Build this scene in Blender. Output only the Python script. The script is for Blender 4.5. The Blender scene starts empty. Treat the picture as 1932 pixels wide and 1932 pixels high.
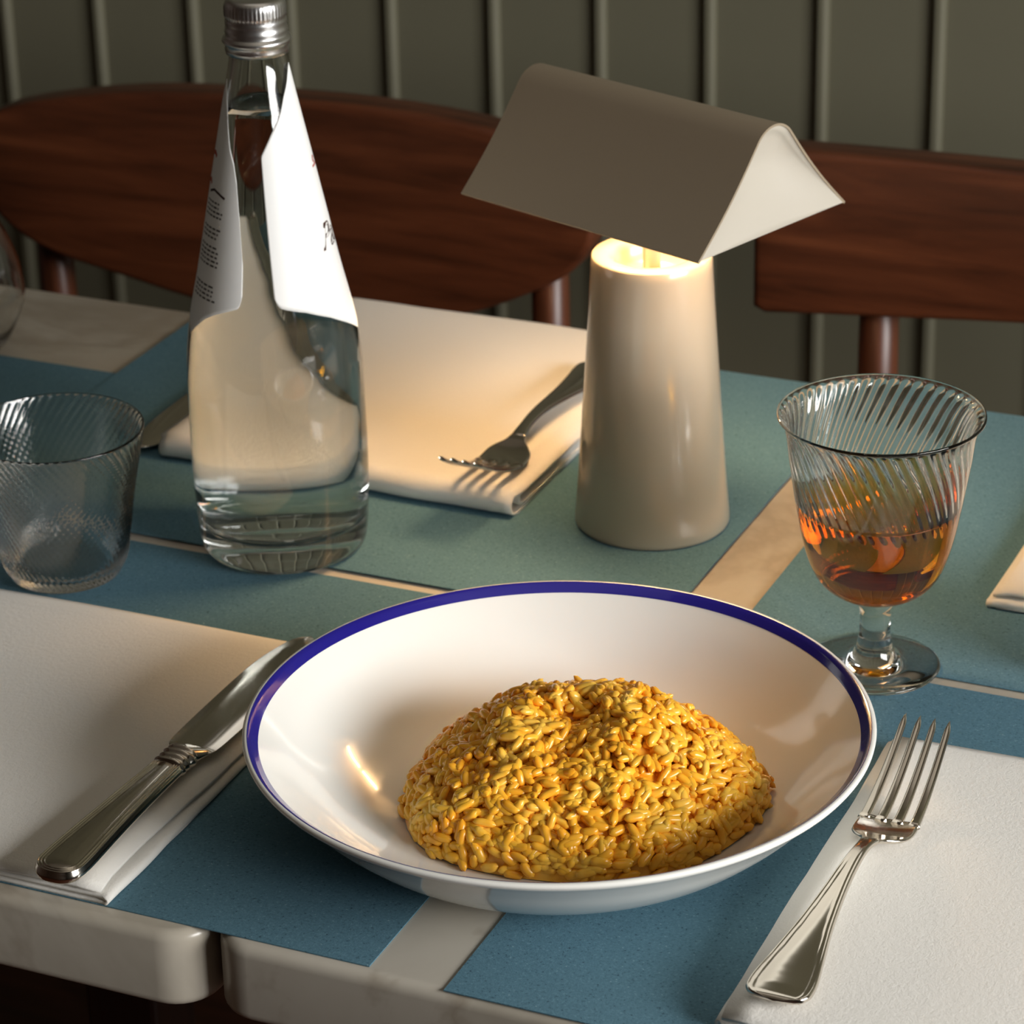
import bpy, bmesh, math, random
import numpy as np
from mathutils import Vector, Matrix

# ------------------------------------------------------------------ camera, world, lights, exposure
S = bpy.context.scene
COL = S.collection
TZ = .75                                   # table top height

def setup_camera():
    yaw, pitch, roll, F = 0.42452628, 0.43380858, -0.02285465, 5956.55
    f = Vector((-math.sin(yaw)*math.cos(pitch), math.cos(yaw)*math.cos(pitch), -math.sin(pitch)))
    r = Vector((math.cos(yaw), math.sin(yaw), 0)); u = r.cross(f)
    r2 = r*math.cos(roll)+u*math.sin(roll); u2 = -r*math.sin(roll)+u*math.cos(roll)
    cd = bpy.data.cameras.new('camera'); cam = bpy.data.objects.new('camera', cd); COL.objects.link(cam)
    m = Matrix((( r2.x, u2.x, -f.x, 0), (r2.y, u2.y, -f.y, 0), (r2.z, u2.z, -f.z, TZ+.699), (0, 0, 0, 1)))
    cam.matrix_world = m
    cd.sensor_width = 36; cd.lens = F/1932*36; cd.clip_start = .05
    cd.dof.use_dof = True; cd.dof.focus_distance = 1.33; cd.dof.aperture_fstop = 20
    S.camera = cam
setup_camera()

W = bpy.data.worlds.new('world'); S.world = W; W.use_nodes = True
W.node_tree.nodes['Background'].inputs[0].default_value = (.8, .88, 1, 1)
W.node_tree.nodes['Background'].inputs[1].default_value = 1.0

def area(name, loc, target, sx, sy, power, color, spread=180):
    l = bpy.data.lights.new(name, 'AREA'); l.shape = 'RECTANGLE'; l.size = sx; l.size_y = sy
    l.energy = power; l.color = color; l.spread = math.radians(spread)
    o = bpy.data.objects.new(name, l); COL.objects.link(o); o.location = loc
    d = Vector(target)-Vector(loc)
    o.rotation_euler = d.to_track_quat('-Z', 'Y').to_euler()
    return o
# daylight in the opening of the window on the right
area('window_daylight', (1.49, .68, 1.42), (0, .68, 1.42), 1.36, .66, 76, (1, .99, .97))
# weak overhead fill, added without a fixture to brighten silver and level surfaces
area('added_overhead_fill', (-.4, 1.1, 2.78), (-.4, 1.1, 0), 1.6, 1.2, 1.2, (1, .94, .86))

S.view_settings.view_transform = 'Standard'; S.view_settings.look = 'None'
S.view_settings.gamma = 1; S.view_settings.exposure = 0; S.view_settings.use_curve_mapping = False
S.cycles.use_denoising = True
S.cycles.max_bounces = 20; S.cycles.transmission_bounces = 20; S.cycles.glossy_bounces = 8
S.cycles.transparent_max_bounces = 16

# ------------------------------------------------------------------ helpers
def lin(c):
    return tuple(((v/255)/12.92 if v/255 <= .04045 else ((v/255+.055)/1.055)**2.4) for v in c)+(1,)
def mat(name, color=(200, 200, 200), rough=.5, metal=0, **kw):
    m = bpy.data.materials.new(name); m.use_nodes = True
    b = m.node_tree.nodes['Principled BSDF']
    b.inputs['Base Color'].default_value = lin(color); b.inputs['Roughness'].default_value = rough
    b.inputs['Metallic'].default_value = metal
    for k, v in kw.items(): b.inputs[k.replace('_', ' ')].default_value = v
    return m
def nodes(m):
    nt = m.node_tree; return nt, nt.nodes, nt.links, nt.nodes['Principled BSDF']
def coords(nt, scale=(1, 1, 1)):
    tc = nt.nodes.new('ShaderNodeTexCoord'); mp = nt.nodes.new('ShaderNodeMapping')
    mp.inputs['Scale'].default_value = scale
    nt.links.new(tc.outputs['Object'], mp.inputs['Vector']); return mp.outputs['Vector']
def noise(nt, vec, scale, detail=4, rough=.55, dist=0):
    n = nt.nodes.new('ShaderNodeTexNoise'); n.inputs['Scale'].default_value = scale
    n.inputs['Detail'].default_value = detail; n.inputs['Roughness'].default_value = rough
    n.inputs['Distortion'].default_value = dist
    nt.links.new(vec, n.inputs['Vector']); return n.outputs['Fac']
def ramp(nt, fac, stops):
    r = nt.nodes.new('ShaderNodeValToRGB'); e = r.color_ramp.elements
    while len(e) < len(stops): e.new(.5)
    for i, (p, c) in enumerate(stops): e[i].position = p; e[i].color = lin(c)
    nt.links.new(fac, r.inputs['Fac']); return r.outputs['Color']
def bump(nt, b, h, strength, dist=.001):
    n = nt.nodes.new('ShaderNodeBump'); n.inputs['Strength'].default_value = strength
    n.inputs['Distance'].default_value = dist
    nt.links.new(h, n.inputs['Height']); nt.links.new(n.outputs['Normal'], b.inputs['Normal'])

def mesh_obj(name, verts, faces, m=None, parent=None, smooth=True, mats=None, fm=None):
    me = bpy.data.meshes.new(name); me.from_pydata([tuple(v) for v in verts], [], [tuple(int(i) for i in f) for f in faces])
    for mm in (mats or ([m] if m else [])): me.materials.append(mm)
    if fm is not None: me.polygons.foreach_set('material_index', fm)
    me.polygons.foreach_set('use_smooth', [smooth]*len(me.polygons))
    me.update()
    o = bpy.data.objects.new(name, me); COL.objects.link(o)
    if parent: o.parent = parent
    return o
def bm_obj(name, bm, m, parent=None, smooth=True, auto=None):
    me = bpy.data.meshes.new(name); bm.normal_update(); bm.to_mesh(me); bm.free()
    if m: me.materials.append(m)
    me.polygons.foreach_set('use_smooth', [smooth]*len(me.polygons))
    if auto is not None:
        try: me.set_sharp_from_angle(angle=math.radians(auto))
        except Exception: pass
    o = bpy.data.objects.new(name, me); COL.objects.link(o)
    if parent: o.parent = parent
    return o
def empty(name, loc, rz=0):
    o = bpy.data.objects.new(name, None); COL.objects.link(o); o.location = loc; o.rotation_euler.z = rz
    o.empty_display_size = .05
    return o
def tag(o, label=None, cat=None, group=None, kind=None):
    if label: o['label'] = label
    if cat: o['category'] = cat
    if group: o['group'] = group
    if kind: o['kind'] = kind
    return o
def bbox_bm(x0, x1, y0, y1, z0, z1, bev=0, seg=2, bm=None):
    bm = bm or bmesh.new()
    r = bmesh.ops.create_cube(bm, size=1)
    for v in r['verts']:
        v.co = Vector((x0+(v.co.x+.5)*(x1-x0), y0+(v.co.y+.5)*(y1-y0), z0+(v.co.z+.5)*(z1-z0)))
    if bev:
        es = list({e for v in r['verts'] for e in v.link_edges})
        bmesh.ops.bevel(bm, geom=es, offset=bev, segments=seg, profile=.5, affect='EDGES')
    return bm
def lathe(name, prof, m=None, parent=None, n=96, ribs=None, mats=None, mi=None, closed=False):
    """prof: (r,z) list; ribs: fn(i_row, z, theta)->dr"""
    V = []; F = []; FM = []
    rows = len(prof)
    for i, (r, z) in enumerate(prof):
        for k in range(n):
            t = 2*math.pi*k/n
            rr = r+(ribs(i, z, t) if ribs and r > 1e-5 else 0)
            V.append((rr*math.cos(t), rr*math.sin(t), z))
    for i in range(rows-1 if not closed else rows):
        j = (i+1) % rows
        for k in range(n):
            k2 = (k+1) % n
            F.append((i*n+k, i*n+k2, j*n+k2, j*n+k)); FM.append(mi[i] if mi else 0)
    o = mesh_obj(name, V, F, m, parent, True, mats, FM)
    bm = bmesh.new(); bm.from_mesh(o.data)
    bmesh.ops.remove_doubles(bm, verts=bm.verts, dist=1e-7)
    bmesh.ops.recalc_face_normals(bm, faces=bm.faces)
    bm.to_mesh(o.data); bm.free()
    return o
def interp(pts, x):
    xs = [p[0] for p in pts]; ys = [p[1] for p in pts]
    return float(np.interp(x, xs, ys))
def smooth_prof(pts, per=6):
    """Catmull-Rom through (r,z) points"""
    P = [Vector(p).to_2d() if len(p) > 2 else Vector(p) for p in pts]; out = []
    for i in range(len(P)-1):
        p0 = P[max(i-1, 0)]; p1 = P[i]; p2 = P[i+1]; p3 = P[min(i+2, len(P)-1)]
        for k in range(per):
            t = k/per
            q = .5*((2*p1)+(p2-p0)*t+(2*p0-5*p1+4*p2-p3)*t*t+(-p0+3*p1-3*p2+p3)*t**3)
            out.append((max(q.x, 0), q.y))
    out.append(tuple(P[-1])); return out

rng = np.random.default_rng(7); random.seed(7)
def vnoise(seed):
    r = np.random.default_rng(seed); W_ = r.normal(size=(14, 2)); W_ /= np.linalg.norm(W_, axis=1)[:, None]
    f = r.uniform(6, 45, 14); ph = r.uniform(0, 6.28, 14); a = 1/np.sqrt(f)
    a /= a.sum()
    def fn(x, y):
        return float(sum(a[i]*math.sin(f[i]*(W_[i, 0]*x+W_[i, 1]*y)+ph[i]) for i in range(14)))
    return fn

# ------------------------------------------------------------------ materials
def make_marble():
    m = mat('marble', (190, 184, 172), .28)
    nt, N, L, b = nodes(m); v = coords(nt)
    a = noise(nt, v, 3.5, 6, .6, .8)
    c = ramp(nt, a, [(.28, (160, 151, 136)), (.46, (184, 177, 163)), (.50, (164, 154, 139)), (.54, (188, 181, 168)), (.8, (196, 190, 178))])
    L.new(c, b.inputs['Base Color']); bump(nt, b, noise(nt, v, 60), .08, .001)
    return m
def make_paper():
    m = mat('blue_paper', (70, 118, 142), .85)
    nt, N, L, b = nodes(m); v = coords(nt)
    a = noise(nt, v, 900, 2, .5)
    c = ramp(nt, a, [(.22, (40, 60, 76)), (.36, (80, 115, 131)), (.6, (86, 122, 138)), (.72, (96, 133, 148)), (.82, (160, 182, 188))])
    L.new(c, b.inputs['Base Color']); bump(nt, b, noise(nt, v, 1400, 2), .25, .0004)
    b.inputs['Specular IOR Level'].default_value = .25
    return m
def make_cloth():
    m = mat('white_cotton', (236, 233, 226), .9)
    nt, N, L, b = nodes(m); v = coords(nt)
    bump(nt, b, noise(nt, v, 480, 6, .75), .5, .0009)
    b.inputs['Sheen Weight'].default_value = .15
    return m
def make_wood(name, dark, mid, light, axis='x', rough=.38):
    m = mat(name, mid, rough)
    nt, N, L, b = nodes(m)
    sc = {'x': (3, 40, 40), 'z': (40, 40, 3)}[axis]
    v = coords(nt, sc); a = noise(nt, v, 1.4, 6, .6, .6)
    c = ramp(nt, a, [(.28, dark), (.5, mid), (.75, light)]); L.new(c, b.inputs['Base Color'])
    return m
M = dict(
    marble=make_marble(), paper=make_paper(), cloth=make_cloth(),
    wood=make_wood('walnut', (52, 26, 14), (88, 46, 26), (112, 62, 36)),
    woodz=make_wood('walnut_upright', (52, 26, 14), (86, 45, 25), (110, 60, 35), 'z'),
    darkwood=make_wood('dark_wood', (26, 14, 10), (36, 20, 14), (46, 26, 18), 'z'),
    floor=make_wood('floor_wood', (46, 24, 14), (66, 34, 20), (84, 46, 28)),
    wall=mat('olive_paint', (110, 107, 88), .6), panel=mat('dark_panelling', (66, 48, 36), .55),
    plaster=mat('plaster', (150, 142, 128), .9),
    frame=mat('window_paint', (190, 188, 180), .5),
    silver=mat('silver', (226, 218, 206), .14, 1),
    alu=mat('aluminium', (225, 224, 222), .28, 1),
    china=mat('white_glaze', (236, 235, 229), .12, 0, Coat_Weight=.4, Coat_Roughness=.03),
    blue=mat('blue_glaze', (30, 24, 128), .12, 0, Coat_Weight=.4, Coat_Roughness=.03),
    lamp=mat('taupe_enamel', (178, 165, 144), .22, 0, Coat_Weight=.5, Coat_Roughness=.08),
    shade=mat('taupe_lacquer', (148, 133, 112), .45), cream=mat('cream_lacquer', (186, 179, 166), .4),
    label=mat('label_paper', (240, 240, 238), .45),
    ink=mat('brown_ink', (52, 22, 12), .6), redink=mat('red_ink', (170, 62, 40), .6), greyink=mat('grey_ink', (70, 66, 62), .7),
    iron=mat('black_iron', (24, 18, 16), .5, .6),
)
def glass(name, color=(255, 255, 255), ior=1.5):
    return mat(name, color, 0, 0, Transmission_Weight=1.0, IOR=ior)
M['glass'] = glass('clear_glass', (252, 253, 252)); M['water'] = glass('water', (252, 254, 254), 1.33)
def make_drink():
    m = glass('amber_drink', (255, 255, 255), 1.34)
    nt, N, L, b = nodes(m)
    va = nt.nodes.new('ShaderNodeVolumeAbsorption'); va.inputs['Color'].default_value = (.955, .79, .08, 1)
    va.inputs['Density'].default_value = 115
    L.new(va.outputs['Volume'], nt.nodes['Material Output'].inputs['Volume'])
    return m
M['drink'] = make_drink()
def make_glow():
    m = bpy.data.materials.new('warm_led'); m.use_nodes = True
    nt = m.node_tree; nt.nodes.clear()
    e = nt.nodes.new('ShaderNodeEmission'); e.inputs[0].default_value = (1, .62, .29, 1); e.inputs[1].default_value = 128
    o = nt.nodes.new('ShaderNodeOutputMaterial'); nt.links.new(e.outputs[0], o.inputs[0]); return m
M['glow'] = make_glow()
def make_rice():
    m = mat('saffron_rice', (214, 158, 40), .27, 0, Subsurface_Weight=.2, Subsurface_Scale=.002)
    m.node_tree.nodes['Principled BSDF'].inputs['Subsurface Radius'].default_value = (1, .6, .2)
    nt, N, L, b = nodes(m); v = coords(nt)
    c = ramp(nt, noise(nt, v, 60, 3, .6), [(.3, (240, 158, 30)), (.5, (248, 180, 50)), (.72, (254, 204, 90))])
    L.new(c, b.inputs['Base Color'])
    return m
M['rice'] = make_rice()

# ------------------------------------------------------------------ the room
def struct(o): o['kind'] = 'structure'; return o
struct(bm_obj('floor', bbox_bm(-3.2, 1.6, -2.6, 2.3, -.1, 0), M['floor'], smooth=False))
struct(bm_obj('ceiling', bbox_bm(-3.2, 1.6, -2.6, 2.3, 2.8, 2.9), M['plaster'], smooth=False))
struct(bm_obj('wall_left', bbox_bm(-3.2, -3.1, -2.6, 2.3, 0, 2.8), M['panel'], smooth=False))
struct(bm_obj('wall_front', bbox_bm(-3.1, 1.5, -2.6, -2.5, 0, 2.8), M['panel'], smooth=False))
def back_wall():
    bm = bbox_bm(-3.1, 1.5, 2.156, 2.3, 0, 2.8)
    x = -.8026-.0886*26
    while x < 1.48:      # raised beads between the boards
        prof = [(-.0055, 2.157), (-.0045, 2.1525), (-.002, 2.150), (.002, 2.150), (.0045, 2.1525), (.0055, 2.157)]
        vs = [[bm.verts.new((x+a, y, z)) for a, y in prof] for z in (0, 2.8)]
        for k in range(len(prof)-1): bm.faces.new((vs[0][k], vs[0][k+1], vs[1][k+1], vs[1][k]))
        x += .0886
    struct(bm_obj('wall_back', bm, M['wall'], smooth=False))
back_wall()
def right_wall():
    bm = bmesh.new(); y0, y1, z0, z1 = -.08, 1.44, 1.0, 1.84
    for a in ((-2.6, y0, 0, 2.8), (y1, 2.3, 0, 2.8), (y0, y1, 0, z0), (y0, y1, z1, 2.8)):
        bbox_bm(1.5, 1.6, a[0], a[1], a[2], a[3], bm=bm)
    struct(bm_obj('wall_right', bm, M['wall'], smooth=False))
    w = bmesh.new(); t = .05
    for a in ((y0, y1, z0, z0+t), (y0, y1, z1-t, z1), (y0, y0+t, z0+t, z1-t), (y1-t, y1, z0+t, z1-t)):
        bbox_bm(1.52, 1.57, a[0], a[1], a[2], a[3], bm=w)
    wo = struct(bm_obj('window_1', w, M['frame'], smooth=False))
    bm_obj('window_pane', bbox_bm(1.54, 1.545, y0+t, y1-t, z0+t, z1-t), M['glass'], wo, False)
    for k in (1, 2):
        yy = y0+(y1-y0)*k/3
        bm_obj('glazing_bar', bbox_bm(1.46, 1.52, yy-.016, yy+.016, z0+t, z1-t), M['frame'], wo, False)
right_wall()

# ------------------------------------------------------------------ tables
def slab_bm(x0, x1, y0, y1, z0, z1, rc, re):
    """marble slab with rounded plan corners and softened edges"""
    out = []
    for cx, cy, a0 in ((x1-rc, y1-rc, 0), (x0+rc, y1-rc, 90), (x0+rc, y0+rc, 180), (x1-rc, y0+rc, 270)):
        for k in range(9):
            a = math.radians(a0+90*k/8); out.append((cx, cy, math.cos(a), math.sin(a)))
    rows = []
    for k in range(6): a = math.pi/2*k/5; rows.append((-re+re*math.sin(a), z0+re-re*math.cos(a)))
    for k in range(6): a = math.pi/2*k/5; rows.append((-re+re*math.cos(a), z1-re+re*math.sin(a)))
    bm = bmesh.new(); R = []
    for off, z in rows:
        R.append([bm.verts.new((cx+(rc+off)*c, cy+(rc+off)*s, z)) for cx, cy, c, s in out])
    n = len(out)
    for i in range(len(R)-1):
        for k in range(n): bm.faces.new((R[i][k], R[i][(k+1) % n], R[i+1][(k+1) % n], R[i+1][k]))
    bm.faces.new(R[-1]); bm.faces.new(list(reversed(R[0])))
    return bm
def make_table(x0, x1, y0, y1, lab):
    t = empty('marble_table', ((x0+x1)/2, (y0+y1)/2, 0)); tag(t, lab, 'table', 'marble tables pushed together')
    w = (x1-x0)/2; d = (y1-y0)/2
    bm_obj('tabletop', slab_bm(-w, w, -d, d, TZ-.037, TZ-.0002, .02, .005), M['marble'], t, True, 40)
    bm_obj('under_frame', bbox_bm(-w+.12, w-.12, -d+.12, d-.12, TZ-.067, TZ-.0375, .003), M['darkwood'], t, False)
    for sx in (-1, 1):
        bm_obj('leg', bbox_bm(sx*.20-.022, sx*.20+.022, -.022, .022, .03, TZ-.067, .003), M['darkwood'], t, False)
        bm_obj('foot', bbox_bm(sx*.20-.025, sx*.20+.025, -.26, .08, 0, .03, .003), M['darkwood'], t, False)
make_table(-1.43, -.5745, .946, 1.574, 'grey marble table at the left, its rounded corner meeting the next table')
make_table(-.5725, .13, .949, 1.588, 'grey marble table carrying the bowl of yellow rice and the lamp')

def placemat(x0, x1, y0, y1, z, lab, tilt=0):
    o = bm_obj('placemat', bbox_bm(-(x1-x0)/2, (x1-x0)/2, -(y1-y0)/2, (y1-y0)/2, 0, .0005), M['paper'], None, False)
    o.location = ((x0+x1)/2, (y0+y1)/2, z); o.rotation_euler.z = tilt
    tag(o, lab, 'placemat', 'blue paper placemats')
placemat(-.9145, -.4995, .9555, 1.2705, TZ, 'blue paper placemat under the left half of the bowl and the near knife')
placemat(-.4645, -.05, .951, 1.2705, TZ, 'blue paper placemat under the near fork and napkin at right')
placemat(-1.26, -.8395, 1.145, 1.466, TZ+.0005, 'blue paper placemat at the far left edge, beneath the empty stemless glass')
placemat(-.914, -.4995, 1.2775, 1.5945, TZ+.0011, 'blue paper placemat under the lamp, the bottle and the far napkin')
placemat(-.4645, -.05, 1.2775, 1.5925, TZ+.0005, 'blue paper placemat behind the goblet at the right')

# ------------------------------------------------------------------ napkins
def folded_cloth(name, w, d, layers, gap, seed, amp, foldr=1, n=46, zs=None, end_wob=.002):
    """serpentine fold in x (fold on +x edge when foldr=1), extruded along y; local origin at centre of base"""
    nz = vnoise(seed); path = []
    zs = zs or [gap*k+.0009 for k in range(layers)]
    for k in range(layers):
        z = zs[k]; ins = 1-.035*max(0, k-1) if max(zs) > .012 else 1
        right = foldr*w/2*ins; left = -foldr*w/2*ins
        a, b = (left, right) if k % 2 == 0 else (right, left)
        for j in range(26):
            u = j/25; path.append((a*(1-u)+b*u, z, k))
        if k < layers-1:
            dz = zs[k+1]-z; sgn = 1 if b > 0 else -1
            for j in range(1, 8):
                an = math.pi*j/8
                path.append((b+sgn*abs(dz)/2*math.sin(an), z+dz*(1-math.cos(an))/2, k+.5))
    V = []; F = []; P = len(path); T = max(zs)
    for i in range(n):
        v = i/(n-1)
        for x, z, k in path:
            y = (v-.5)*d
            e = nz(y*1.7+3, x*.5+k*.37)*end_wob*2
            yy = y+e*abs(2*v-1)
            hz = z*(1+.22*nz(x*1.2+1, y*1.2))+(z/T)*amp*nz(x*1.1, y*1.1)
            edge = 1-.25*max(0, abs(2*v-1)-.92)/.08
            xx = x+(nz(y, k*1.3+5)*.0040+nz(y*4, k*2)*.0016)*(1 if abs(x) > w*.46 else abs(x)/(w*.46))
            V.append((xx, yy, max(hz*edge, .0007)))
    for i in range(n-1):
        for j in range(P-1): F.append((i*P+j, i*P+j+1, (i+1)*P+j+1, (i+1)*P+j))
    o = mesh_obj(name, V, F, M['cloth'])
    s = o.modifiers.new('thickness', 'SOLIDIFY'); s.thickness = min(.0016, gap*.7); s.offset = 0
    return o
NL = .0105
o = folded_cloth('napkin', .30, .230, 3, .0038, 3, .0018, 1); o.location = (-.7735, 1.0705, TZ+.0006)
tag(o, 'folded white cloth napkin beneath the near knife at the left', 'napkin', 'folded white napkins')
o = folded_cloth('napkin', .30, .236, 3, .0038, 11, .0022, -1, end_wob=.004); o.location = (-.205, 1.087, TZ+.0006)
o.rotation_euler.z = math.radians(1.0)
tag(o, 'folded white cloth napkin beneath the near fork at the right', 'napkin', 'folded white napkins')
o = folded_cloth('napkin', .214, .212, 4, .0043, 23, .0012, 1, zs=[.0009, .0150, .0105, .0050]); o.location = (-.7225, 1.4785, TZ+.0017); o.rotation_euler.z = math.radians(-90)
tag(o, 'thick folded white napkin behind the bottle and left of the lamp', 'napkin', 'folded white napkins')
o = folded_cloth('napkin', .20, .20, 3, .0038, 31, .0022, 1); o.location = (-.258, 1.457, TZ+.0011); o.rotation_euler.z = math.radians(-90)
tag(o, 'folded white napkin corner at the far right edge behind the straight glass', 'napkin', 'folded white napkins')

# ------------------------------------------------------------------ cutlery
def metal_blade(name, L0, L1, wfn, zfn, hfn, parent, m, ns=60, nu=21, under=.0, cx=lambda s: 0, pw=1):
    """flat metal body along +y from L0..L1; half width wfn(s), base height zfn(s), top thickness hfn(s, d, u)"""
    V = []; F = []
    for i in range(ns+1):
        s = L0+(L1-L0)*(i/ns)**pw; w = wfn(s); z = zfn(s)
        for j in range(nu):
            u = -math.cos(math.pi*j/(nu-1)); d = (1-abs(u))*w
            V.append((cx(s)+u*w, s, z+hfn(s, d, u)))
        for j in range(1, nu-1):
            u = math.cos(math.pi*j/(nu-1)); d = (1-abs(u))*w
            V.append((cx(s)+u*w, s, z-min(.0008, d*.8)-under*(1-u*u)*min(1, w/.009)**2))
    P = 2*nu-2
    for i in range(ns):
        for j in range(P): F.append((i*P+j, i*P+(j+1) % P, (i+1)*P+(j+1) % P, (i+1)*P+j))
    F.append(tuple(range(P-1, -1, -1))); F.append(tuple(range(ns*P, ns*P+P)))
    return mesh_obj(name, V, F, m, parent)
FORK_Z = [(0, .0022), (.02, .003), (.06, .0075), (.095, .0105), (.115, .0085), (.13, .0035), (.143, .0018), (.155, .004), (.17, .0095), (.185, .017), (.199, .0255)]
FS = smooth_prof([(a, b) for a, b in FORK_Z], 6)
def fz(s): return interp(FS, s)
def make_fork(loc, rz, lab):
    t = empty('fork', loc, rz); tag(t, lab, 'fork', 'silver forks on napkins')
    Wh = smooth_prof([(0, .0002), (.0006, .006), (.0018, .0105), (.004, .0124), (.007, .0134), (.015, .0132), (.03, .0108), (.05, .0076), (.075, .0050), (.1, .0036), (.112, .0034), (.12, .0042)], 5)
    def hw(s): return max(interp(Wh, s), .0003)
    def hh(s, d, u):
        dd = min(d, s*1.2)
        h = .0012*min(1, dd/.0004)
        ridge = .0006*math.exp(-((dd-.0009)/.0005)**2)+.0004*math.exp(-((dd-.0024)/.0005)**2)
        fade = min(1, max(0, (.105-s)/.02))
        return h+ridge*fade+.0006*(1-u*u)*(1 if s > .01 else s/.01)
    metal_blade('handle', 0, .121, hw, fz, hh, t, M['silver'], 110, 31)
    Wb = [(.1195, .0040), (.124, .0058), (.128, .0095), (.133, .0124), (.139, .0133), (.148, .0132)]
    Wb = smooth_prof(Wb, 5)
    def hb(s, d, u): return .0013*min(1, d/.0005)-.0012*(1-u*u)*min(1, max(0, (s-.124)/.01))
    metal_blade('head', .1195, .148, lambda s: interp(Wb, s), fz, hb, t, M['silver'], 30, 21, .001)
    for k in range(4):
        c = (k-1.5)*.0072
        def cx(s, c=c): return c*(1-.10*((s-.146)/.05))+(c*.02)
        def wt(s):
            q = (s-.1455)/(.199-.1455)
            w = .0029 if q < .03 else .0024-.0009*q
            return w if q < .9 else max(w*(1-((q-.9)/.1)**2), .0002)
        def ht(s, d, u): return .0016*min(1, d/.0007)
        metal_blade('tine', .1455, .199, wt, fz, ht, t, M['silver'], 28, 9, .0006, cx)
    return t
make_fork((-.3345, .9735, TZ+.0118), math.radians(-.2), 'silver fork on the napkin at the right of the bowl')
make_fork((-.634, 1.5335, TZ+.0188), math.radians(180), 'silver fork lying on the thick napkin beside the lamp')

def make_knife(loc, rz, lab):
    t = empty('table_knife', loc, rz); tag(t, lab, 'knife', 'table knives')
    Wk = [(0, .0002)]+[(q_, (.0118**2.4-(.0118-q_)**2.4)**(1/2.4)) for q_ in (.0001, .0003, .0006, .001, .0015, .0022, .003, .004, .005, .0065, .008, .0095)]+smooth_prof([(.0118, .0118), (.02, .0116), (.05, .0098), (.08, .0084), (.0975, .0078), (.1, .0074)], 5)
    def hw(s): return max(interp(Wk, s), .0003)
    def hh(s, d, u):
        dd = d
        if s < .0118:
            p_ = 2.4; dd = .0118-((hw(s)-d)**p_+(.0118-s)**p_)**(1/p_)
        dd = max(dd, 0)
        h = .0030*min(1, (dd+.00003)/.0010)**.5+.10*min(dd, .0045)+.0011*max(0, min(1, (dd-.0045)/.005))**.6
        for q in (.0013, .0026, .0039): h += .0008*math.exp(-((dd-q)/.00036)**2)
        return h
    metal_blade('handle', 0, .1, hw, lambda s: .0034+.0006*math.sin(s*31), hh, t, M['silver'], 260, 71, .0028, pw=1.7)
    # collar mouldings
    Wc = [(.0985, .0078), (.100, .0086), (.102, .0074), (.104, .0084), (.106, .0074), (.1085, .0090), (.111, .0080), (.116, .0092), (.121, .0104)]
    def hc(s, d, u): return (.0058+.0009*math.sin((s-.0985)*1550)*(1 if s < .112 else 0)-max(0, s-.111)*.42)*math.sqrt(max(0, 1-abs(u)**3))
    metal_blade('collar', .0985, .121, lambda s: interp(Wc, s), lambda s: .0032, hc, t, M['silver'], 60, 25, .0022)
    Wb = smooth_prof([(.118, .0098), (.125, .0124), (.16, .0132), (.20, .0126), (.222, .0092), (.232, .0060), (.237, .0003)], 5)
    metal_blade('blade', .118, .237, lambda s: max(interp(Wb, s), .0002), lambda s: .0036, lambda s, d, u: .0012*min(1, d/.006)+.0002, t, M['silver'], 60, 15, .0)
    return t
make_knife((-.6405, .944, TZ+.0118), 0, 'silver table knife with ribbed handle on the near left napkin')
make_knife((-.842, 1.605, TZ+.0017), math.radians(180), 'dark-looking knife half hidden behind the bottle, left of the thick napkin')

# ------------------------------------------------------------------ the bowl and the rice
BOWL = (-.473, 1.090, TZ+.0006)
def make_bowl():
    t = empty('pasta_bowl', BOWL); tag(t, 'white china bowl with a blue rim band, filled with yellow rice', 'bowl')
    ext = [(.0, .0022), (.060, .0022), (.0625, .0004), (.0665, .0004), (.070, .0022), (.086, .0065), (.100, .0145), (.113, .0255), (.1235, .0365), (.1300, .0430), (.1343, .0470)]
    ext = ext[:5]+smooth_prof(ext[5:], 6)
    rim = [(.1351, .0482), (.1353, .0492), (.1347, .0499), (.1337, .0501)]
    band = [(.1326, .0499), (.1292, .0470)]
    inn = smooth_prof([(.1292, .0470), (.122, .0400), (.110, .0285), (.097, .0190), (.080, .0118), (.060, .0082), (.035, .0066), (0, .0060)], 7)
    prof = ext+rim+band+inn[1:]
    lathe('dish', prof, None, t, 180, mats=[M['china'], M['blue']], mi=[0]*len(prof))
    # blue painted band on the inner lip and a hairline below it
    bp = [(.1333, .05016), (.1328, .0501), (.1310, .04865), (.1293, .04722), (.1288, .0468), (.1286, .0466)]
    o = lathe('rim_band', bp, M['blue'], t, 180); o['label'] = 'cobalt blue painted band'
    return t
make_bowl()

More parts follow.
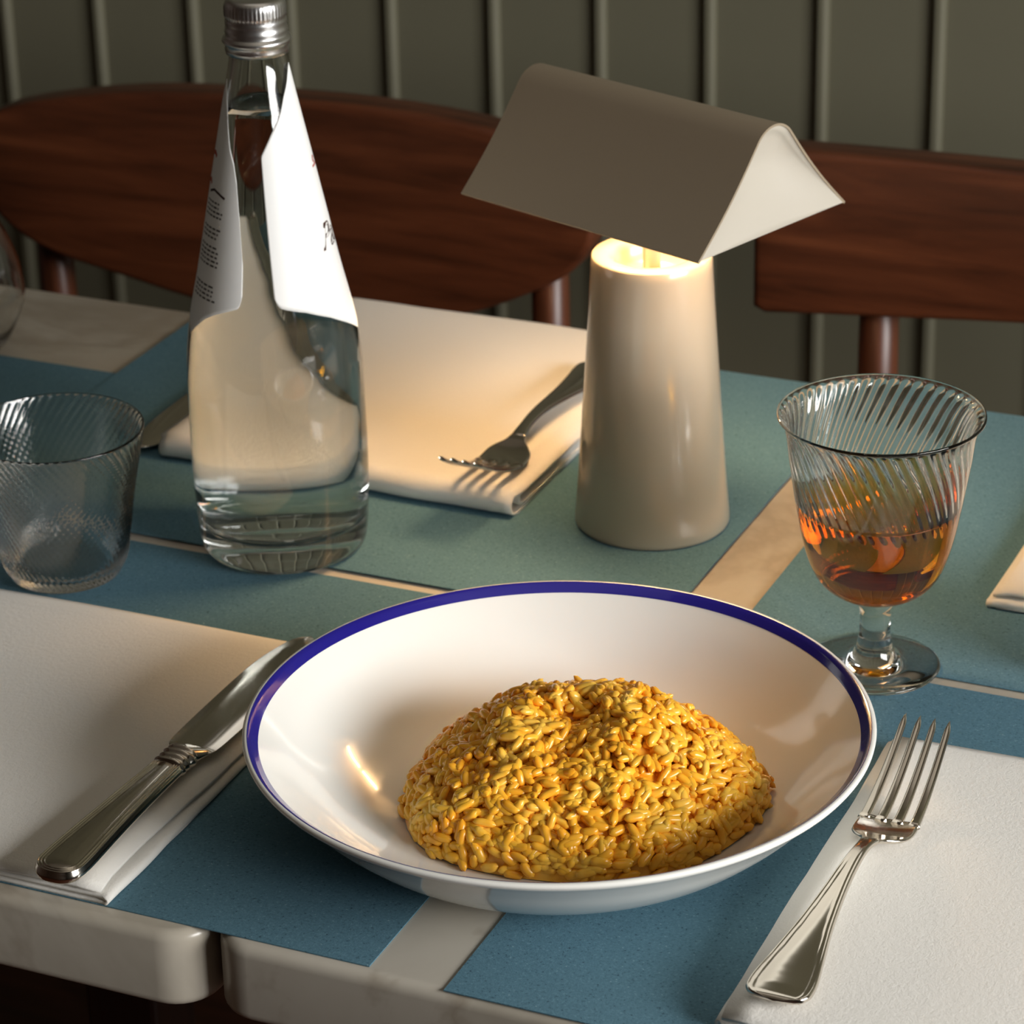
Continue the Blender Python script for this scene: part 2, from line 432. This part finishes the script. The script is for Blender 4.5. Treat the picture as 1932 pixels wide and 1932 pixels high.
def interior(r):
    return interp([(0, .0060), (.035, .0066), (.060, .0082), (.080, .0118), (.097, .0190), (.110, .0285)], r)
def make_rice_mound():
    cx, cy = BOWL[0]+.0095, BOWL[1]+.004
    R0 = .0738; n1 = vnoise(51); n2 = vnoise(52)
    def rad(th): return R0*(1+.05*math.sin(2*th+1)+.03*math.sin(3*th+2.2)+.02*math.sin(5*th))
    def hgt(x, y):
        r = math.hypot(x, y); q = min(r/rad(math.atan2(y, x)), 1)
        base = interior(math.hypot(x+.0095, y+.004))
        dome = (1-q**2.4)**.55*.037
        dome += .0105*math.exp(-(((x-.010)/.032)**2+((y-.022)/.026)**2))+.0035*math.exp(-(((x+.030)/.025)**2+((y-.020)/.025)**2))     # heap at the back
        dome += .0045*math.exp(-(((x-.022)/.012)**2+((y+.010)/.026)**2))
        dome += .0045*math.exp(-(((x+.028)+.35*(y+.01))/.013)**2-((y+.006)/.028)**2)
        dome -= .0060*math.exp(-(((x+.004)/.012)**2+((y-.004)/.010)**2))     # hollow in the middle
        dome += (1-q**6)*(.0042*n1(x*11, y*11)+.0026*n2(x*24, y*24))
        return base+max(dome, 0)
    # creamy body
    V = []; F = []; NR, NT = 26, 72
    for i in range(NR+1):
        for k in range(NT):
            th = 2*math.pi*k/NT; r = rad(th)*1.0*i/NR; x = r*math.cos(th); y = r*math.sin(th)
            V.append((x, y, max(hgt(x, y)-.0028, interior(math.hypot(x+.0095, y+.004))+.0001)))
    for i in range(NR):
        for k in range(NT): F.append((i*NT+k, i*NT+(k+1) % NT, (i+1)*NT+(k+1) % NT, (i+1)*NT+k))
    V = [np.array(V)]; F = [np.array(F)]; off = len(V[0])
    # one grain: a plump bent ellipsoid
    NA, NB = 9, 8; gv = []; gf = []
    for i in range(NA):
        u = -1+2*i/(NA-1); rr = max(0, 1-abs(u)**3.0)**.5
        for k in range(NB): a = 2*math.pi*k/NB; gv.append((u, rr*math.cos(a), rr*math.sin(a)))
    for i in range(NA-1):
        for k in range(NB): gf.append((i*NB+k, i*NB+(k+1) % NB, (i+1)*NB+(k+1) % NB, (i+1)*NB+k))
    gv = np.array(gv); gf = np.array(gf)
    cnt = 0; r_ = np.random.default_rng(5)
    N = 3000
    for g in range(N):
        th = r_.uniform(0, 2*math.pi); q = math.sqrt(r_.uniform(0, 1))
        if g > N*.78: q = r_.uniform(.88, 1.0)
        r = rad(th)*q; x = r*math.cos(th); y = r*math.sin(th)
        e = .0015; hx = (hgt(x+e, y)-hgt(x-e, y))/(2*e); hy = (hgt(x, y+e)-hgt(x, y-e))/(2*e)
        nrm = np.array([-hx, -hy, 1.]); nl = np.linalg.norm(nrm)
        if nl > 3: nrm[:2] *= 3/nl
        nrm /= np.linalg.norm(nrm)
        ang = r_.uniform(0, 2*math.pi)+0
        t1 = np.array([math.cos(ang), math.sin(ang), 0]); t1 -= nrm*(t1@nrm); t1 /= np.linalg.norm(t1)
        tl = r_.normal(0, .28); t1 = t1*math.cos(tl)+nrm*math.sin(tl)
        t2 = np.cross(nrm, t1); t2 /= np.linalg.norm(t2); t3 = np.cross(t1, t2)
        a = r_.uniform(.0040, .0054); b = r_.uniform(.00175, .0023); c = b*r_.uniform(.8, .95)
        P = gv*np.array([a, b, c]); P[:, 1] += r_.uniform(-.12, .12)*b*4*(gv[:, 0]**2)*.6
        P = P@np.array([t1, t2, t3]); dz = r_.uniform(-.0024, .0014)
        P += np.array([x, y, hgt(x, y)])+nrm*dz
        fl = interior(math.hypot(x+.0095, y+.004))
        P[:, 2] = np.maximum(P[:, 2], fl+.0004)
        V.append(P); F.append(gf+off); off += len(P)
    o = mesh_obj('risotto', np.concatenate(V).tolist(), np.concatenate(F).tolist(), M['rice'])
    o.location = (cx, cy, BOWL[2])
    tag(o, 'mound of glossy yellow saffron rice in the white bowl', 'risotto', kind='stuff')
make_rice_mound()

# ------------------------------------------------------------------ the lamp
def make_lamp():
    t = empty('table_lamp', (-.5486, 1.3914, TZ+.0016)); tag(t, 'small taupe table lamp with a bent sheet shade, switched on, beside the bowl', 'lamp')
    prof = [(0, .0), (.0395, .0), (.0403, .0008), (.0405, .0025), (.0385, .0262), (.0364, .0555), (.0344, .0846), (.0325, .1136), (.0309, .1415), (.0305, .1462), (.0299, .1471), (.0230, .1472), (.0200, .1465), (.0188, .1430), (.0178, .1370), (.015, .1352), (0, .135)]
    pp = [prof[0], prof[1], prof[2], prof[3]]+[(interp([(z, r) for r, z in prof[3:9]], z), z) for z in np.linspace(.006, .138, 14)]+prof[8:]
    lathe('base', pp, M['lamp'], t, 128)
    lathe('stem', [(0, .134), (.0045, .134), (.0045, .2225), (0, .2225)], M['lamp'], t, 24)
    a = math.radians(-19.4)
    # shade: bell-shaped cross-section
    zb, zt, hw, L = .1765, .2305, .0565, .1555
    half = []; rA = .0165
    # straight flank tangent to the apex arc
    cz = zt-rA; dx = hw; dz = cz-zb; D = math.hypot(dx, dz)
    phi = math.atan2(dz, dx)+0  # angle of centre seen from the foot
    beta = math.asin(rA/D)
    al = math.pi-math.atan2(dz, -dx) if False else math.atan2(dz, dx)
    # flank direction from foot (-hw, zb) going up to the arc
    dirn = al+beta; Lt = math.sqrt(D*D-rA*rA)
    foot = (-hw, zb); tang = (-hw+Lt*math.cos(dirn), zb+Lt*math.sin(dirn))
    pts = []
    for k in range(12):
        u = k/11; bow = -.0016*math.sin(math.pi*u)*1.0
        nx, nz_ = -math.sin(dirn), math.cos(dirn)
        pts.append((foot[0]+(tang[0]-foot[0])*u+nx*bow, foot[1]+(tang[1]-foot[1])*u+nz_*bow))
    a0 = math.atan2(tang[1]-cz, tang[0])
    for k in range(1, 12):
        an = a0+(math.pi/2-a0)*k/11
        pts.append((rA*math.cos(an), cz+rA*math.sin(an)))
    full = pts+[(-x, z) for x, z in reversed(pts[:-1])]
    n = len(full); th = .0012; V = []; F = []
    nor = []
    for i in range(n):
        p0 = full[max(i-1, 0)]; p1 = full[min(i+1, n-1)]; d = Vector((p1[0]-p0[0], p1[1]-p0[1])).normalized()
        nor.append((-d.y, d.x))
    for s in (-1, 1):
        for x, z in full: V.append((s*L/2, x, z))
        for (x, z), (a_, b_) in zip(full, nor): V.append((s*L/2, x-a_*th, z-b_*th))
    for i in range(n-1):
        F.append((i, i+1, 2*n+i+1, 2*n+i)); F.append((n+i+1, n+i, 3*n+i, 3*n+i+1))
        F.append((i+1, i, n+i, n+i+1)); F.append((2*n+i, 2*n+i+1, 3*n+i+1, 3*n+i))
    F.append((0, 2*n, 3*n, n)); F.append((n-1, 2*n-1, 4*n-1, 3*n-1))
    sh = mesh_obj('shade', V, F, M['shade'], t); sh.rotation_euler.z = a
    sh.data.set_sharp_from_angle(angle=math.radians(45))
    hd = bm_obj('lamp_head', bbox_bm(-.060, .060, -.013, .013, .2168, .2240, .001), M['shade'], t, False); hd.rotation_euler.z = a
    for s in (-1, 1):        # shallow dished end panels
        V = []; F = []; K = 14; nn = len(full)
        for i, (x, z) in enumerate(full):
            xi = x-nor[i][0]*th*.5; zi = z-nor[i][1]*th*.5
            for k in range(K+1):
                f_ = k/K; zz = zb+(max(zi, zb)-zb)*f_
                dz_ = max(0, (zz-zb)/(zt-zb))
                V.append((s*(L/2-.0004-.016*(1-(xi/hw)**2)*min(1, dz_*1.6)*(1-f_)**.5), xi, zz))
        for i in range(nn-1):
            for k in range(K): q = i*(K+1)+k; F.append((q, q+K+1, q+K+2, q+1))
        ep = mesh_obj('end_panel', V, F, M['cream'], t); ep['label'] = 'cream end panel of the shade'; ep.rotation_euler.z = a
        sm_ = ep.modifiers.new('thickness', 'SOLIDIFY'); sm_.thickness = .0008; sm_.offset = 0
    lp = bm_obj('light_panel', bbox_bm(-.055, .055, -.011, .011, .2150, .2165), M['glow'], t, False); lp.rotation_euler.z = a; lp['label'] = 'glowing warm light panel'
make_lamp()

# ------------------------------------------------------------------ the bottle
BP = [(0, .0385), (.0015, .0405), (.0084, .0431), (.0384, .0448), (.068, .0448), (.097, .0443), (.1114, .0433), (.1257, .0413), (.1398, .0382), (.1539, .0350), (.1817, .0294), (.209, .0239), (.236, .0184), (.2493, .0158), (.2599, .0138), (.266, .0134), (.283, .0132)]
_sp = smooth_prof([(r, z) for z, r in BP], 5)
def br(z): return interp([(b, a) for a, b in _sp], z)
def make_bottle():
    t = empty('water_bottle', (-.7147, 1.2956, TZ+.0017)); tag(t, 'tall clear glass water bottle with white labels and a silver cap', 'bottle')
    out = [(0, .006), (.012, .0055), (.024, .0035), (.033, .0004), (.036, 0)]+_sp
    inner = []
    for z in np.linspace(.280, .019, 60):
        inner.append((br(z)-.0024, z))
    inner += [(.036, .0160), (.030, .0145), (.018, .0160), (0, .0170)]
    lathe('glass_body', out+[(.0120, .2838), (.0110, .2835)]+inner, M['glass'], t, 96)
    w = [(0, .0163), (.018, .0153), (.030, .0138), (.0365, .0152)]+[(br(z)-.0021, z) for z in np.linspace(.0185, .2365, 50)]+[(br(.2372)-.0026, .2369), (br(.236)-.0045, .2362), (0, .2360)]
    lathe('water', w, M['water'], t, 96)
    def ribs(i, z, th):
        return .00035*max(0, math.sin(46*th)) if .2800 < z < .2848 else 0
    cap = [(.0130, .2615), (.0152, .2618), (.0156, .2640), (.0153, .2656), (.0160, .2668), (.0169, .2680), (.0165, .2694), (.0155, .2702), (.0150, .2712), (.0154, .2726), (.0151, .2742), (.0147, .2752), (.0150, .2766), (.0149, .2782), (.0146, .2796)]
    cap += [(.0148, z) for z in (.2802, .2815, .283, .2845)]+[(.0147, .2862), (.0141, .2880), (.0128, .2890), (.0115, .2891), (0, .2889)]
    c = lathe('cap', cap, M['alu'], t, 184, ribs); c['label'] = 'silver screw cap'
    bot_f = [(0, .118), (.25, .1263), (.48, .1335), (.72, .1392), (.9, .1420), (1, .1440)]
    top_f = [(0, .2560), (.12, .2550), (.25, .2518), (.5, .2427), (.625, .2355), (.83, .2261), (.97, .2180), (1, .2160)]
    bot_b = [(0, .122), (.13, .1268), (.38, .1340), (.59, .1380), (.93, .1425), (1, .1450)]
    top_b = [(0, .250), (.3, .2380), (.57, .2190), (.72, .2120), (.82, .2030), (.92, .1850), (1, .164)]
    def label(cen, half, bot, top, slant, lab):
        off = .0001
        V = []; F = []; NC, NR = 110, 40
        for i in range(NC+1):
            rel = -1+2*i/NC; b = interp(bot, abs(rel)); h = interp(top, abs(rel))
            if abs(rel) > .95: b += .004*((abs(rel)-.95)/.05)**2
            for j in range(NR+1):
                z = b+(h-b)*j/NR; sc = 1-slant*(1-min(1, max(0, (z-.145)/.07)))
                a = math.radians(cen+rel*half*sc); r = br(z)+off
                V.append((r*math.cos(a), r*math.sin(a), z))
        for i in range(NC):
            for j in range(NR): q = i*(NR+1)+j; F.append((q, q+NR+1, q+NR+2, q+1))
        o = mesh_obj('label', V, F, M['label'], t); o['label'] = lab
        s = o.modifiers.new('thickness', 'SOLIDIFY'); s.thickness = .00012; s.offset = 1
        return o
    fl = label(24, 88, bot_f, top_f, .06, 'white paper front label'); bl = label(-137, 53, bot_b, top_b, 0, 'white paper back label')
    # stroke and text mapping (angle in degrees, height) on the bottle surface
    def strokes(name, segs, m, parent, w=.0006):
        V = []; F = []
        for seg in segs:
            P = [];
            for (a, z), (a2, z2) in zip(seg[:-1], seg[1:]):
                n = max(2, int(abs(a2-a)/3)+2)
                for k in range(n): P.append((a+(a2-a)*k/n, z+(z2-z)*k/n))
            P.append(seg[-1]); b0 = len(V)
            for i, (a, z) in enumerate(P):
                p0 = P[max(i-1, 0)]; p1 = P[min(i+1, len(P)-1)]
                r = br(z); dx = math.radians(p1[0]-p0[0])*r; dz = p1[1]-p0[1]; d = math.hypot(dx, dz) or 1
                ox, oz = -dz/d*w/2, dx/d*w/2
                for sg in (1, -1):
                    aa = math.radians(a)+sg*ox/r; zz = z+sg*oz; rr = br(zz)+.00028
                    V.append((rr*math.cos(aa), rr*math.sin(aa), zz))
            for i in range(len(P)-1): F.append((b0+2*i, b0+2*i+1, b0+2*i+3, b0+2*i+2))
        return mesh_obj(name, V, F, m, parent, False)
    def text(name, body, a0, z0, size, m, parent, shear=.4):
        cu = bpy.data.curves.new(name, 'FONT'); cu.body = body; cu.size = size; cu.shear = shear; cu.offset = .0002
        ob = bpy.data.objects.new(name, cu); COL.objects.link(ob); bpy.context.view_layer.update()
        me = bpy.data.meshes.new_from_object(ob.evaluated_get(bpy.context.evaluated_depsgraph_get()))
        bpy.data.objects.remove(ob)
        for v in me.vertices:
            z = z0+v.co.y; a = math.radians(a0)+v.co.x/br(z0); r = br(z)+.00028
            v.co = (r*math.cos(a), r*math.sin(a), z)
        me.materials.clear(); me.materials.append(m)
        o = bpy.data.objects.new(name, me); COL.objects.link(o); o.parent = parent; return o
    lt = text('lettering', 'Panna', -8, .1650, .018, M['ink'], fl); lt['label'] = 'dark brown slanted lettering'
    em = strokes('emblem', [[(15, .2080), (19, .2095), (23, .2080), (19, .2060), (15, .2080)], [(10, .2050), (28, .2050)]], M['redink'], fl, .0010); em['label'] = 'small red-orange emblem'
    segs = []; r_ = random.Random(3); z = .1990
    for blk, nl in ((.1905, 4), (.1780, 3), (.1690, 5), (.1500, 4)):
        z = blk
        for q in range(nl):
            x = -142
            e = -112+r_.uniform(-5, 3)
            while x < e:
                w = r_.uniform(2.5, 6); segs.append([(x, z), (min(x+w, e+1), z)]); x += w+1.6
            z -= .0022
    sm = strokes('small_print', segs, M['greyink'], bl, .0009); sm['label'] = 'rows of illegible grey print'
    ln = strokes('script_line', [[(-140, .1945), (-128, .1965), (-118, .1955), (-108, .1940)]], M['ink'], bl, .0012)
    re_ = strokes('red_mark', [[(-150, .2125), (-140, .2135), (-134, .2120)], [(-150, .1985), (-143, .2000), (-139, .1980)]], M['redink'], bl, .0022)
make_bottle()

# ------------------------------------------------------------------ glassware
def make_goblet():
    t = empty('goblet', (-.3910, 1.2768, TZ+.0011)); tag(t, 'stemmed ribbed glass half full of amber drink', 'glass')
    out = smooth_prof([(.0090, .0368), (.0165, .0388), (.0245, .0440), (.0302, .0520), (.0345, .0650), (.0375, .0800), (.0400, .0950), (.0420, .1080), (.0434, .1190), (.0455, .1265), (.0478, .1290)], 7)
    inn = smooth_prof([(.0466, .1296), (.0440, .1262), (.0418, .1190), (.0404, .1080), (.0384, .0950), (.0358, .0800), (.0327, .0650), (.0282, .0530), (.0222, .0460), (.0140, .0420), (.006, .0404), (0, .0402)], 7)
    nr = 46; k = 11.0
    no = len(out)
    def ribs(i, z, th):
        if i >= no: 
            f = min(1, max(0, (z-.080)/.006))*min(1, max(0, (.1300-z)/.004))
            return -.00085*f*(.5+.5*math.cos(nr*(th+k*z)))
        f = min(1, max(0, (z-.038)/.02))*min(1, max(0, (.1292-z)/.004))
        return 0
    prof = out+[(.0477, .1298), (.0471, .13005)]+inn
    # stem and foot join the bowl from below
    foot = [(0, .0012), (.012, .0010), (.029, .0002), (.0308, .0003), (.0314, .0014), (.0306, .0021), (.022, .0025), (.014, .0035), (.0102, .0064), (.0083, .0120), (.0074, .0180), (.0072, .0250), (.0076, .0310), (.0090, .0340), (.0082, .0352)]
    allp = foot+prof; nf = len(foot)
    def ribs2(i, z, th): return 0 if i < nf else ribs(i-nf, z, th)
    lathe('glass_body', allp, M['glass'], t, nr*8, ribs2)
    ip = [(b, a) for a, b in reversed(inn)]
    zl = .0868
    dr = [(0, .0397), (.006, .0398)]+[(interp(ip, z)+.0005, z) for z in np.linspace(.0412, zl, 26)]
    dr += [(interp(ip, zl)-.0007, zl-.0003), (interp(ip, zl)-.0025, zl-.0009), (0, zl-.0010)]
    def ribsd(i, z, th):
        f = min(1, max(0, (z-.042)/.02)); return -.00085*f*(.5+.5*math.cos(nr*(th+k*z))) if i < 28 else 0
    d = lathe('drink', dr, M['drink'], t, 160); d['label'] = 'amber drink'
make_goblet()
def make_tumbler():
    t = empty('tumbler', (-.8025, 1.2240, TZ+.0011)); tag(t, 'empty ribbed water tumbler with a swirled pattern, left of the bottle', 'glass')
    out = smooth_prof([(0, .0008), (.020, .0004), (.0268, .0010), (.0290, .0040), (.0318, .0110), (.0342, .0256), (.0365, .0404), (.0393, .0550), (.0420, .0680), (.0440, .0775), (.0448, .0797)], 6)
    inn = smooth_prof([(.0438, .0803), (.0428, .0772), (.0407, .0680), (.0379, .0550), (.0350, .0404), (.0326, .0256), (.0300, .0130), (.0262, .0075), (.018, .0060), (0, .0058)], 6)
    nr = 60; no = len(out)
    def ribs(i, z, th):
        f = min(1, max(0, (z-.002)/.01))*min(1, max(0, (.0800-z)/.004))
        return (.0003 if i >= no else .0008)*f*math.cos(nr*(th+17*z))
    lathe('glass_body', out+[(.0446, .0804), (.0441, .0806)]+inn, M['glass'], t, nr*8, ribs)
    return t
make_tumbler()
def make_stemless():
    t = empty('stemless_glass', (-1.0196, 1.466, TZ+.0011)); tag(t, 'clear stemless tulip glass cut by the left edge of the view', 'glass')
    out = smooth_prof([(0, .001), (.018, .0004), (.0235, .0015), (.031, .012), (.0385, .030), (.0392, .040), (.0365, .056), (.0310, .072), (.0272, .080)], 6)
    inn = smooth_prof([(.0262, .0803), (.0298, .072), (.0353, .056), (.0380, .040), (.0372, .030), (.0292, .0125), (.020, .0058), (0, .0048)], 6)
    lathe('glass_body', out+[(.0268, .0806)]+inn, M['glass'], t, 96)
make_stemless()
def make_straight():
    t = empty('straight_glass', (-.2950, 1.3290, TZ+.0006)); tag(t, 'clear straight-sided glass just showing at the right edge', 'glass')
    out = [(0, .0006), (.033, .0003), (.0352, .0015), (.036, .005)]+[(.036, z) for z in np.linspace(.01, .119, 12)]
    inn = [(.0345, z) for z in np.linspace(.118, .014, 12)]+[(.033, .0085), (.025, .0068), (0, .0065)]
    lathe('glass_body', out+[(.0357, .1202), (.0349, .1202)]+inn, M['glass'], t, 96)
make_straight()

# ------------------------------------------------------------------ chairs
def chair(name, cx, half, poly, leg_dx, lab, bow=.012, thick=.03):
    """poly: outline of the backrest (x rel, z) ; front face at y=1.8"""
    t = empty(name, (cx, 1.62, 0)); tag(t, lab, 'chair', 'walnut chairs behind the table')
    Y = 1.80-1.62
    bm = bmesh.new(); vs = []
    for x, z in poly: vs.append(bm.verts.new((x, 0, z)))
    f = bm.faces.new(vs)
    ex = bmesh.ops.extrude_face_region(bm, geom=[f]); ev = [v for v in ex['geom'] if isinstance(v, bmesh.types.BMVert)]
    for v in ev: v.co.y += thick
    bmesh.ops.recalc_face_normals(bm, faces=bm.faces)
    # slice along x so the bend is smooth
    x0 = min(p[0] for p in poly); x1 = max(p[0] for p in poly)
    rim = [e for e in bm.edges if abs(e.verts[0].co.y-e.verts[1].co.y) < 1e-6]
    bmesh.ops.bevel(bm, geom=rim, offset=.005, segments=3, profile=.5, affect='EDGES')
    for k in range(1, 20):
        bmesh.ops.bisect_plane(bm, geom=bm.verts[:]+bm.edges[:]+bm.faces[:], plane_co=(x0+(x1-x0)*k/20, 0, 0), plane_no=(1, 0, 0))
    for v in bm.verts:
        v.co.y += Y-bow*(abs(v.co.x)/half)**2+.004
    bm_obj('backrest', bm, M['wood'], t, True, 35)
    for sx in (-1, 1):
        pr = [(0, 0), (.011, 0), (.0125, .2), (.0150, .45), (.0135, .60), (.0125, .78), (.0, .785)]
        l = lathe('leg', pr, M['woodz'], t, 24); l.location = (sx*leg_dx, Y+.030, 0)
        l.scale = (1, 1, (max(p[1] for p in poly)-.05)/.785)
        l = lathe('leg', [(0, 0), (.010, 0), (.015, .40), (.014, .43), (0, .43)], M['woodz'], t, 24); l.location = (sx*(leg_dx+.01), Y-.37, 0)
    bm_obj('seat', bbox_bm(-leg_dx-.03, leg_dx+.03, Y-.41, Y+.02, .425, .452, .01, 3), M['wood'], t, True, 40)
    return t
def spline_poly(pts, per=5):
    P = [Vector(p) for p in pts]; n = len(P); out = []
    for i in range(n):
        p0, p1, p2, p3 = P[i-1], P[i], P[(i+1) % n], P[(i+2) % n]
        for k in range(per):
            u = k/per
            q = .5*((2*p1)+(p2-p0)*u+(2*p0-5*p1+4*p2-p3)*u*u+(-p0+3*p1-3*p2+p3)*u**3); out.append((q.x, q.y))
    return out
cL = -.990
pL = [(-1.232, .745), (-1.224, .765), (-1.195, .784), (-1.12, .800), (-1.05, .8075), (-.949, .812), (-.870, .8115), (-.813, .806), (-.775, .787), (-.752, .760), (-.7486, .7457), (-.757, .728), (-.777, .7087), (-.8361, .678), (-.9003, .6600), (-.9500, .6530), (-.9988, .6517), (-1.0574, .6555), (-1.1122, .6661), (-1.165, .6775), (-1.20, .695), (-1.222, .722)]
chair('round_back_chair', cL, .245, spline_poly([(x-cL, z) for x, z in pL], 3), .195, 'dark walnut chair with a half-moon backrest, behind the bottle')
cR = -.400
pR = [(-.638, .712), (-.638, .812), (-.630, .8185), (-.52, .8190), (-.40, .8195), (-.28, .8190), (-.17, .8185), (-.162, .812), (-.162, .712), (-.170, .7080), (-.26, .7140), (-.34, .7205), (-.40, .7215), (-.46, .7200), (-.54, .7140), (-.630, .7080)]
chair('straight_back_chair', cR, .24, [(x-cR, z) for x, z in pR], .164, 'walnut chair with a straight plank backrest, behind the goblet and lamp')
